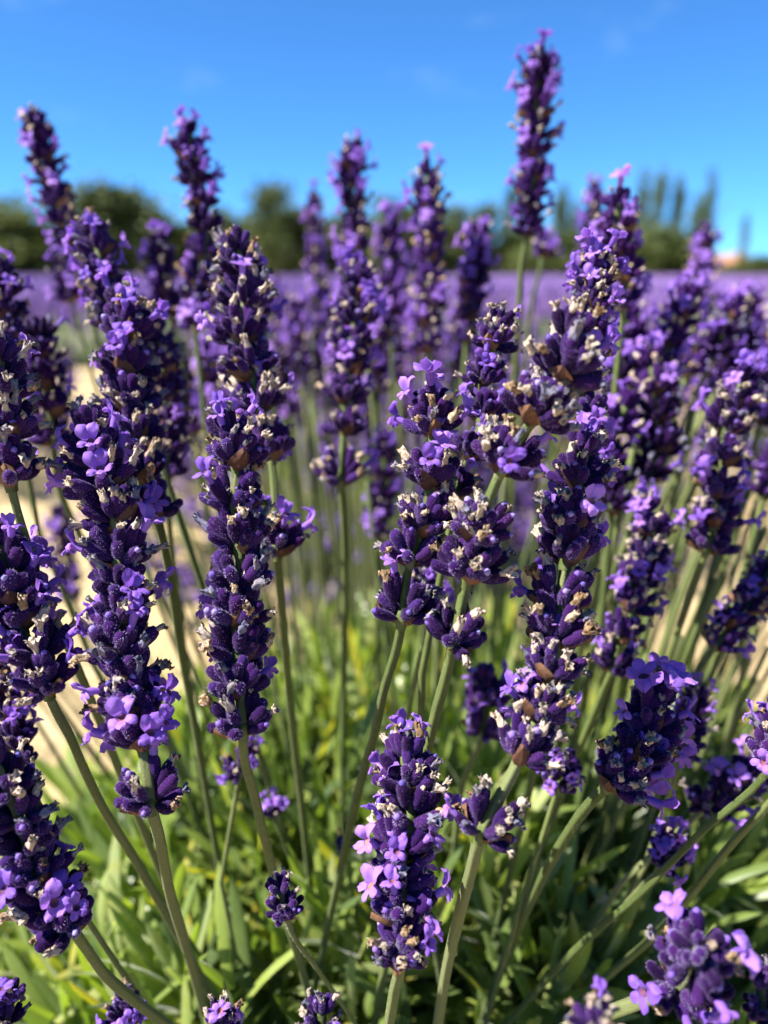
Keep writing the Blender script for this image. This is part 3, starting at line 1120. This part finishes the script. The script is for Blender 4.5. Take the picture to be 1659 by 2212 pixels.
def stalk(label, d, w, whorls=None, axis=None, stem=(), fl=.14, wi=.2, base=None, step=7.3, lod=None, tip=True, seed=None, group=GROUP, last_small=True, r=None, crown=0):
    COUNT['stalks'] += 1
    rg = random.Random(seed if seed is not None else COUNT['stalks'] * 17 + 3)
    d0, d1 = d if isinstance(d, tuple) else (d, d)
    src = whorls or axis
    n = len(src)
    ln = [0.0]
    for a, b in zip(src, src[1:]):
        ln.append(ln[-1] + math.hypot(a[0] - b[0], a[1] - b[1]))
    pts = [P(p[0], p[1], d0 + (d1 - d0) * (l / ln[-1] if ln[-1] else 0)) for p, l in zip(src, ln)]
    dm = (d0 + d1) / 2
    sc = max(.65, min(1.6, w * dm / FPX / .0162))
    if whorls:
        wp = pts
    else:
        dense = catmull(pts, 24)
        wp, acc, need = [dense[0]], 0.0, step * MM * sc
        for a, b in zip(dense, dense[1:]):
            acc += (b - a).length
            if acc >= need:
                wp.append(b)
                acc = 0
                need = step * MM * sc * rg.uniform(.85, 1.2)
    if tip and len(wp) > 1:
        g_ = wp[0] - wp[1]
        wp[0] = wp[1] + g_ * min(1.0, 6.0 * MM * sc / max(1e-6, g_.length))
    if base is None:
        q = wp[-1]
        base = Vector((.015 + .28 * q.x + rg.uniform(-.02, .02), .235 + max(0, dm - .15) * .75 + rg.uniform(-.02, .02), .16))
    sb = on_screen(base)
    lo = src[-1]
    if stem:
        (xa, ya), (xb, yb) = (lo if len(stem) == 1 else stem[-2]), stem[-1]
        while sb[1] < yb + 260 and base.y > .10:
            base = base + Vector((0, -.01, -.004))
            sb = on_screen(base)
        if yb > ya:
            xe = xb + (xb - xa) / (yb - ya) * (sb[1] - yb) * .8
            xe = min(1500, max(200, xe))
            base.x = (xe - 829.5) / FPX * sb[2]
            sb = on_screen(base)
    sp = []
    for (x, y) in stem:          # depth of the stalk where it was seen, on the way to its base
        t = max(0, min(.97, (y - lo[1]) / max(1, (sb[1] - lo[1]))))
        dd = 1 / ((1 - t) / d1 + t / sb[2])
        sp.append(P(x, y, dd))
    top_dir = (wp[0] - wp[1]).normalized() if len(wp) > 1 else (wp[0] - (sp[0] if sp else base)).normalized()
    line = [wp[0] + top_dir * .1 * MM] + wp + sp
    if (line[-1] - base).length > .01:
        if not stem:
            mid = line[-1].lerp(base, .5)
            dr = (line[-2] - line[-1]).normalized() if len(wp) > 1 else top_dir
            line.append(mid - dr * .012)
        line.append(base)
    cv = catmull(line, 5)
    root = bpy.data.objects.new('lavender_stalk', None)
    C.objects.link(root)
    root.location = base
    tag(root, label, 'lavender stalk', group)
    rr = (r or 1.08) * .80 * MM * min(1.0, sc)
    V, F = stem_mesh(cv, rr * .85, rr * 1.2, 16 if dm < .24 else 8)
    smb = MB().add(V - np.array(base), F, M_STEM)
    if dm < .20:                # fine down on the near stalks
        HV, HF = [], []
        for _ in range(900):
            i = rg.randrange(len(cv) - 1)
            t = (cv[i + 1] - cv[i])
            p = cv[i] + t * rg.random()
            t = t.normalized()
            x = t.orthogonal().normalized()
            o_ = Quaternion(t, rg.uniform(0, 6.28)) @ x
            p = p + o_ * rr * 1.02 - base
            k = len(HV)
            wv = t.cross(o_) * .03 * MM
            HV += [p - wv, p + wv, p + (o_ + t * rg.uniform(-.5, .9)) * rg.uniform(.15, .34) * MM]
            HF.append((k, k + 1, k + 2))
        smb.add([v[:] for v in HV], HF, M_SHAIR)
    link('stem', smb.mesh('stem'), root)
    use = lod if lod is not None else (0 if dm < .215 else 1)
    for i, p in enumerate(wp):
        a = wp[i - 1] if i else wp[i] + top_dir * .01
        if i + 1 < len(wp):
            b = wp[i + 1]
        elif sp:
            b = sp[0]
        else:
            b = base
        ax = (a - b).normalized()
        kind = 'tip' if (i == 0 and tip) else ('small' if (i == len(wp) - 1 and last_small and len(wp) > 3) else 'full')
        s = sc * (.95 if i == 1 and tip else 1) * rg.uniform(.93, 1.07)
        Mx = Matrix.Translation(p - base) @ frame(ax, (rg.uniform(-1, 1), rg.uniform(-1, 1), .2)) @ Matrix.Scale(s, 4)
        f_, w_ = fl * .66 * rg.uniform(.1, 1.9), wi * 1.8 * rg.uniform(.4, 1.6)
        if use == 1:
            lvl = 0 if f_ < .07 else 1 if f_ < .2 else 2
            link('flower_whorl', SOFT[kind, lvl][rg.randrange(4)], root, Mx)
            if i == 0 and crown:
                wh = link('flower_crown', MESH0['knot'][0], root, Mx @ Matrix.Translation((0, 0, .8 * MM)))
        else:
            lay = whorl_layout(rg, 0, kind, f_, w_)
            wh = link('flower_whorl', MESH0['knot'][0], root, Mx)
            for nm, v, m in lay:
                if nm == 'knot':
                    continue
                link('calyx' if nm == 'open_calyx' else nm, MESH0[nm][v], wh, m)
                COUNT['pieces'] += 1
        if i == 0 and crown:        # flowers open on the very top
            back = Mx.to_3x3().inverted()
            for q in range(crown):
                sx = (q - (crown - 1) / 2) * .9
                d = (back @ Vector((sx + rg.uniform(-.12, .12), -.25, 1)))
                v = rg.randrange(9)
                mc = Matrix.Translation(d.normalized() * 1.5 * MM) @ frame(d, back @ Vector((0, -1, .2)))
                c, L, b_ = LIB[0]['open_calyx'][v]
                link('calyx', MESH0['open_calyx'][v], wh, mc)
                link('floret', MESH0['floret'][(v * 5 + q) % 9], wh, mc @ Matrix.Translation((b_ * .8, 0, L * .8)) @ Matrix.Rotation(.15, 4, 'Y') @ Matrix.Scale(1.2, 4))
    return root


# --- sharp spikes, from the middle outwards
stalk('sharp spike in the centre crowned by one pale blue flower with two upright petals', (.152, .150), 165,
      whorls=[(932, 902), (936, 935), (928, 1048), (909, 1150), (886, 1212), (869, 1336)],
      stem=[(859, 1392), (830, 1488), (810, 1580), (780, 1686), (755, 1790)], fl=.10, wi=.22, crown=1)
stalk('large spike leaning over the centre, its thick lit stem showing between wide whorls', (.132, .147), 188,
      whorls=[(1228, 742), (1215, 812), (1150, 905), (1085, 1012), (1030, 1165), (1010, 1245), (979, 1392)],
      stem=[(962, 1465), (942, 1538), (919, 1640), (890, 1780)], fl=.10, wi=.28, r=1.12)
stalk('slender spike tucked behind the large leaning one, beige tufts between its whorls', (.168, .165), 124,
      whorls=[(1072, 705), (1062, 752), (1042, 830), (1040, 905), (1010, 985), (985, 1070)], fl=.16, wi=.3)
stalk('spike with pale curled flowers on top, above the large leaning spike', .172, 118,
      axis=[(1292, 568), (1284, 620), (1272, 685), (1262, 760), (1262, 830), (1272, 930), (1262, 985)], fl=.25, wi=.22, crown=2)
stalk('long beige flecked spike beside the leaning one, ending in a lone dark whorl low down', (.150, .136), 174,
      whorls=[(1258, 985), (1250, 1050), (1225, 1150), (1222, 1210), (1208, 1310), (1202, 1388), (1190, 1465), (1160, 1548), (1122, 1640), (1040, 1800)],
      stem=[(1021, 1868), (992, 1978), (968, 2077), (949, 2192)], fl=.10, wi=.34, r=1.25)
stalk('front low spike, thickly flowered, over the bright leaves at the bottom', (.150, .142), 174,
      whorls=[(876, 1648), (880, 1700), (884, 1776), (868, 1850), (866, 1925), (868, 1985), (866, 2060)],
      stem=[(853, 2136), (843, 2195)], fl=.2, wi=.26, last_small=False, r=1.2)
stalk('long dark spike left of the thin dark stem, its green stem running straight into leaves', (.158, .150), 172,
      whorls=[(498, 945), (513, 1008), (505, 1100), (517, 1185), (516, 1265), (511, 1345), (514, 1420), (518, 1498), (524, 1578)],
      stem=[(528, 1640), (545, 1700), (575, 1825), (597, 1912), (640, 2050)], fl=.15, wi=.2, r=1.2)
stalk('taller spike rising just behind the dark one, beige cap and drooping lilac petals', (.185, .176), 150,
      whorls=[(515, 555), (522, 602), (530, 665), (520, 735), (545, 812), (562, 882), (585, 985), (598, 1190)], stem=[(608, 1300), (625, 1500), (650, 1720)], fl=.2, wi=.24)
stalk('long dark spike at left with a separate flowering whorl low on its stem', (.156, .146), 180,
      whorls=[(196, 950), (205, 1000), (222, 1060), (252, 1132), (258, 1215), (264, 1290), (264, 1350), (262, 1420), (284, 1485), (288, 1545), (306, 1608), (326, 1738)],
      stem=[(344, 1809), (367, 1928), (397, 2027), (433, 2153)], fl=.14, wi=.26, r=1.3)
stalk('dark spike behind the long left one, topped by a crown of cream withered flowers', (.180, .172), 155,
      whorls=[(268, 668), (280, 728), (276, 812), (282, 888), (296, 958), (308, 1040), (338, 1112)], stem=[(360, 1210), (390, 1400), (420, 1560)], fl=.1, wi=.3)
stalk('narrow dark spike squeezed behind the cream crowned one, leaning to its shaded side', .215, 112,
      axis=[(330, 715), (352, 800), (362, 890), (364, 960), (362, 1040)], stem=[(370, 1180), (392, 1350)], fl=.1, wi=.16, lod=0)
stalk('flowering spike cut by the left edge, beside the bulky blurred one against the sand', (.150, .152), 185,
      axis=[(-8, 770), (4, 870), (12, 960), (34, 1130)], stem=[(62, 1185), (100, 1300), (130, 1360), (200, 1520)], fl=.22, wi=.22, last_small=False)
stalk('spike at the left edge whose stem slants from its lowest flowering whorl into the leaves', (.152, .150), 178,
      whorls=[(4, 1195), (22, 1240), (36, 1300), (44, 1352), (88, 1420), (102, 1490)], stem=[(122, 1538), (149, 1587), (175, 1647), (212, 1726), (300, 1870)], fl=.22, wi=.16, last_small=False)
stalk('dark spike low at left, half hidden behind the beige tipped leaning one', (.172, .168), 110,
      axis=[(6, 1450), (20, 1520), (36, 1604), (58, 1680)], fl=.3, wi=.1, last_small=False)
stalk('beige tipped spike leaning in from the left edge, low over the leaves', (.140, .146), 178,
      whorls=[(-4, 1668), (20, 1716), (42, 1775), (62, 1836), (82, 1896), (112, 1956), (150, 2000)],
      stem=[(185, 2047), (225, 2103), (288, 2159), (357, 2212)], fl=.12, wi=.26, last_small=False, r=1.2)
stalk('sunlit spike at right with two lilac flowers standing on its top', (.160, .156), 175,
      whorls=[(1408, 1532), (1398, 1578), (1378, 1640), (1320, 1690)], stem=[(1262, 1750), (1226, 1802), (1190, 1862), (1130, 1981), (1090, 2075)], fl=.30, wi=.2, last_small=False, r=1.2, crown=2)
stalk('plump flowering spike in the bottom right corner on a hairy grey stem', (.116, .138), 215,
      whorls=[(1528, 2030), (1496, 2078), (1462, 2130)], stem=[(1385, 2162), (1315, 2188), (1180, 2240)], fl=.3, wi=.1, last_small=False, r=1.5)
stalk('dark spike above the two-flowered one, petals spreading at its tip', (.205, .196), 118,
      whorls=[(1396, 1100), (1408, 1155), (1396, 1210), (1376, 1262), (1362, 1318), (1338, 1382), (1322, 1447)], stem=[(1300, 1500), (1250, 1620)], fl=.2, wi=.22)
stalk('short small-budded dark spike on a thin stem, alone over the leaves', .152, 84,
      whorls=[(606, 1932), (616, 1972)], stem=[(628, 2010), (681, 2087), (747, 2180)], fl=.0, wi=.1, r=.9, seed=5)
stalk('tiny lilac flower whorl alone above the leaves under the long diagonal stem', .182, 96, whorls=[(1440, 1842), (1434, 1862)], stem=[(1395, 1905), (1330, 1975), (1240, 2060)], fl=.55, wi=.05, tip=False, seed=8)
stalk('dark shaded spike beneath the large leaning one, behind its thick stem', .215, 118,
      axis=[(1046, 1468), (1050, 1520), (1054, 1560), (1008, 1615)], stem=[(1000, 1690), (985, 1800)], fl=.28, wi=.05, lod=0)
stalk('flower group peeping out beside the beige flecked spike, low down', .182, 100, whorls=[(1215, 1668), (1205, 1700)], fl=.5, wi=.08, tip=False)
stalk('small purple spike between the centre spike and the leaning stem', .190, 88, axis=[(918, 1225), (918, 1275), (930, 1330)], stem=[(905, 1430), (870, 1600)], fl=.3, wi=.15)
stalk('darker spike close behind the two-flowered one at right', .200, 92, axis=[(1502, 1500), (1490, 1560), (1478, 1610), (1470, 1650)], fl=.26, wi=.22)
stalk('shaded spike cluster at right under the long diagonal stem', .196, 120, axis=[(1640, 1640), (1600, 1690), (1560, 1720), (1512, 1752)], fl=.28, wi=.16)
stalk('spike at the right edge whose long pale stem runs down across the leaves', (.150, .150), 150,
      whorls=[(1700, 1560), (1682, 1604), (1668, 1650)], stem=[(1646, 1682), (1524, 1789), (1451, 1862), (1385, 1928), (1276, 2020), (1130, 2173)], fl=.3, wi=.2, last_small=False)
stalk('spike beyond the right edge, its thin stem crossing beneath the pale one', (.165, .16), 140,
      whorls=[(1720, 1650), (1700, 1690)], stem=[(1659, 1739), (1590, 1812), (1484, 1944), (1441, 1994), (1300, 2120)], fl=.2, wi=.2)
stalk('blue petalled spike peeping up at the bottom edge, left of the low front spike', .148, 110, whorls=[(480, 2215), (482, 2250)], fl=.55, wi=.3, seed=21, crown=1)
stalk('small spike of pale buds at the bottom edge, beside the low front spike', .142, 110, whorls=[(694, 2196), (698, 2235)], fl=.1, wi=.2)
stalk('single lilac trumpet flower on a dark whorl in the bottom left corner', .146, 120, whorls=[(20, 2158), (16, 2215)], fl=.4, wi=.25, seed=14, crown=1)
stalk('dark whorl poking in at the bottom right corner', .130, 120, whorls=[(1648, 2140), (1646, 2185)], fl=.1, wi=.2)
stalk('very near blurred flower head cut by the bottom edge, beside the plump corner spike', .112, 120, whorls=[(1285, 2228), (1290, 2262)], fl=.1, wi=.6, seed=33)
stalk('dark spike tip half sunk in leaves at the bottom left', .170, 70, whorls=[(272, 2172), (276, 2205)], fl=.2, wi=.1)
stalk('small lilac flower group beside the straight stem left of centre', .215, 88, axis=[(592, 1762), (588, 1792)], fl=.4, wi=.05, lod=0)
stalk('dim purple spike behind the lowest flowers of the dark left spike', .200, 90, axis=[(532, 1628), (512, 1688)], fl=.3, wi=.2)
stalk('dark whorl sunk in the leaves between the right-hand stems', .240, 80, axis=[(1296, 1975), (1282, 2005)], fl=.05, wi=.0)
stalk('tiny dark bud among the leaves below the centre spike', .215, 40, whorls=[(742, 1832)], fl=0, wi=.0)

# --- softer spikes behind
stalk('spike in the middle with a lone whorl hanging below it on a dark thin stem', (.222, .216), 118,
      whorls=[(774, 612), (770, 645), (768, 700), (756, 752), (756, 802), (746, 868), (742, 935), (736, 1040)], stem=[(742, 1120), (745, 1300), (742, 1500), (740, 1700)], fl=.2, wi=.22, lod=0)
stalk('short blurred spike beside the thin dark stem, petals on its top', .285, 84, axis=[(836, 950), (826, 1040), (822, 1110), (818, 1176)], stem=[(816, 1300), (812, 1500)], fl=.26, wi=.2)
stalk('tallest spike, standing highest against the blue sky', (.262, .268), 98,
      whorls=[(1163, 150), (1160, 178), (1156, 220), (1158, 252), (1158, 300), (1154, 336), (1152, 384), (1148, 424), (1144, 465), (1140, 508)],
      stem=[(1129, 560), (1122, 650), (1117, 730)], fl=.22, wi=.14, crown=1)
stalk('short blurred spike hiding at the foot of the tallest one', .330, 72, axis=[(1174, 520), (1172, 560)], stem=[(1150, 650), (1138, 760)], fl=.4, wi=.1)
stalk('tilted spike at upper left, leaning outward against the sky', (.268, .280), 92, axis=[(78, 262), (92, 330), (110, 400), (132, 450), (150, 520), (165, 560)], fl=.16, wi=.26)
stalk('curling spike with a beige cap, upper left against the sky', (.250, .262), 100, axis=[(408, 288), (412, 330), (424, 400), (440, 460), (444, 530), (430, 590), (420, 660), (424, 730)], fl=.26, wi=.18)
stalk('slim far spike starting the blurred middle row, one petal at its tip', .420, 56, axis=[(678, 432), (680, 480), (682, 550), (680, 600)], stem=[(676, 700), (674, 800)], fl=.1, wi=.2, crown=1)
stalk('fuzzy purple spike in the middle of the tree line, full to its top', (.300, .305), 86, axis=[(764, 325), (758, 390), (766, 450), (768, 520), (772, 590), (780, 650)], fl=.32, wi=.14)
stalk('spike with a single stalked flower on top, right of the fuzzy one', (.280, .285), 92, axis=[(924, 378), (926, 410), (930, 470), (930, 540), (928, 610), (926, 680), (924, 760)], fl=.26, wi=.26, crown=1)
stalk('blurred spike with twin flowers on top between two taller ones', .345, 70, axis=[(845, 482), (842, 540), (846, 600), (844, 660), (846, 730)], fl=.34, wi=.2, crown=2)
stalk('blurred flat-topped spike just before the tallest one', .300, 84, axis=[(1034, 505), (1026, 560), (1022, 620), (1014, 690), (1008, 740)], fl=.24, wi=.3)
stalk('dark-capped spike at upper right, one rounded flower on top', (.230, .238), 108, axis=[(1336, 448), (1334, 475), (1336, 530), (1348, 580), (1350, 640), (1338, 700)], fl=.2, wi=.14, crown=1)
stalk('pale blurred spike pressed against the dark-capped one', .390, 62, axis=[(1284, 410), (1282, 470), (1274, 530), (1268, 580), (1262, 640)], fl=.34, wi=.16)
stalk('lone spike under the poplars near the orange roof', .350, 66, axis=[(1522, 505), (1518, 560), (1512, 620), (1506, 680)], fl=.22, wi=.12)
stalk('flowery blurred spike leaning below the lone one', .250, 112, axis=[(1480, 648), (1462, 700), (1446, 750), (1420, 810), (1405, 860)], fl=.4, wi=.16)
stalk('broad blurred spike above the strip of sand at right', .236, 126, axis=[(1412, 790), (1418, 850), (1424, 930), (1412, 1000), (1395, 1040)], fl=.22, wi=.14)
stalk('lilac blurred spike between the long beige flecked one and the sand', .232, 118, axis=[(1350, 880), (1322, 960), (1318, 1020), (1322, 1090), (1310, 1150)], fl=.34, wi=.12)
stalk('soft purple spike half hidden behind the curled-flower spike', .260, 110, axis=[(1352, 690), (1356, 760), (1340, 830), (1325, 900)], fl=.3, wi=.14)
stalk('bulky spike near the right edge with a bare stem crossing it', (.200, .206), 122,
      whorls=[(1602, 835), (1588, 880), (1568, 930), (1562, 1002), (1550, 1072), (1542, 1130), (1528, 1186)], stem=[(1517, 1215), (1490, 1290), (1467, 1356), (1428, 1465), (1370, 1600)], fl=.18, wi=.24)
stalk('blurred spike slanting in from the right edge above the sandy gap', .205, 112, axis=[(1672, 1225), (1632, 1278), (1595, 1335), (1558, 1380), (1522, 1428)], stem=[(1480, 1500), (1400, 1640)], fl=.24, wi=.2)
stalk('pinkish blurred spike at the right edge under the low bush', .290, 92, axis=[(1618, 660), (1604, 720), (1588, 780), (1570, 840)], fl=.26, wi=.3)
stalk('blurred spike cut by the right edge, higher than its neighbour', .270, 100, axis=[(1668, 740), (1656, 800), (1646, 870), (1640, 930)], fl=.3, wi=.2)
stalk('dark blurred spike at the right edge beside the bare crossing stem', .240, 100, axis=[(1672, 980), (1660, 1040), (1648, 1090)], fl=.12, wi=.2)
stalk('blurred spike with a flowery top standing left of the taller beige capped one', .290, 86, axis=[(344, 528), (350, 590), (362, 650), (376, 710)], stem=[(388, 760), (410, 860), (430, 980)], fl=.26, wi=.12)
stalk('dark spike with pale curled tips under the tilted one', (.205, .200), 118, whorls=[(202, 505), (212, 550), (222, 605), (236, 655), (252, 705)], fl=.3, wi=.26)
stalk('faint spike at the foot of the tilted one', .300, 76, axis=[(132, 575), (146, 620), (158, 670)], fl=.36, wi=.2)
stalk('dark spike at the upper left edge, cut by the frame', .210, 100, axis=[(4, 590), (14, 640), (18, 700), (16, 760), (20, 830)], fl=.14, wi=.14)
stalk('bulky blurred spike near the left edge against the sand', .224, 124, axis=[(86, 725), (96, 790), (104, 850), (112, 920), (116, 985)], stem=[(130, 1060), (170, 1150), (240, 1300)], fl=.2, wi=.26)
stalk('faint lilac spike far down behind the left stems', .400, 66, axis=[(128, 1110), (140, 1180), (146, 1240), (160, 1300)], fl=.3, wi=.2)
stalk('shadowed spike behind the narrow dark one, low against the sand', .300, 80, axis=[(378, 760), (392, 830), (404, 900), (412, 960)], stem=[(440, 1080), (470, 1240)], fl=.1, wi=.08)

# --- the crowd behind, too blurred to tell one from the next
crg = random.Random(77)
for k in range(108):
    if k < 72:
        x0, y0 = (crg.uniform(590, 1110), crg.uniform(590, 760)) if k < 28 else (crg.uniform(560, 1010), crg.uniform(690, 930))
        lab = 'blurred lilac spike in the crowd behind the middle of the bush' if k < 28 else 'small far lilac spike low between the stalks in the middle, deep in the blur'
    elif k < 98:
        x0, y0 = crg.uniform(1340, 1659), crg.uniform(640, 860)
        lab = 'blurred lilac spike in the crowd behind the right side of the bush'
    else:
        x0, y0 = crg.uniform(420, 620), crg.uniform(640, 800)
        lab = 'blurred lilac spike in the crowd behind the left side of the bush'
    dd = crg.uniform(.34, .62) if k < 28 or k >= 98 else crg.uniform(.5, .95) if k < 72 else crg.uniform(.27, .5)
    ln = crg.uniform(90, 180)
    lean = (x0 - 830) * .08
    stalk(lab, dd, 15.5 * 1.662 / dd, axis=[(x0, y0), (x0 - lean * .5, y0 + ln * .5), (x0 - lean, y0 + ln)], fl=.4, wi=.16,
          group='crowd of blurred spikes ' + ('in the middle' if k < 28 else 'deep in the middle' if k < 72 else 'on the right' if k < 98 else 'on the left'),
          base=Vector((P(x0, y0, dd).x * .7, .30 + dd * .55, .12)))

print('stalks', COUNT)
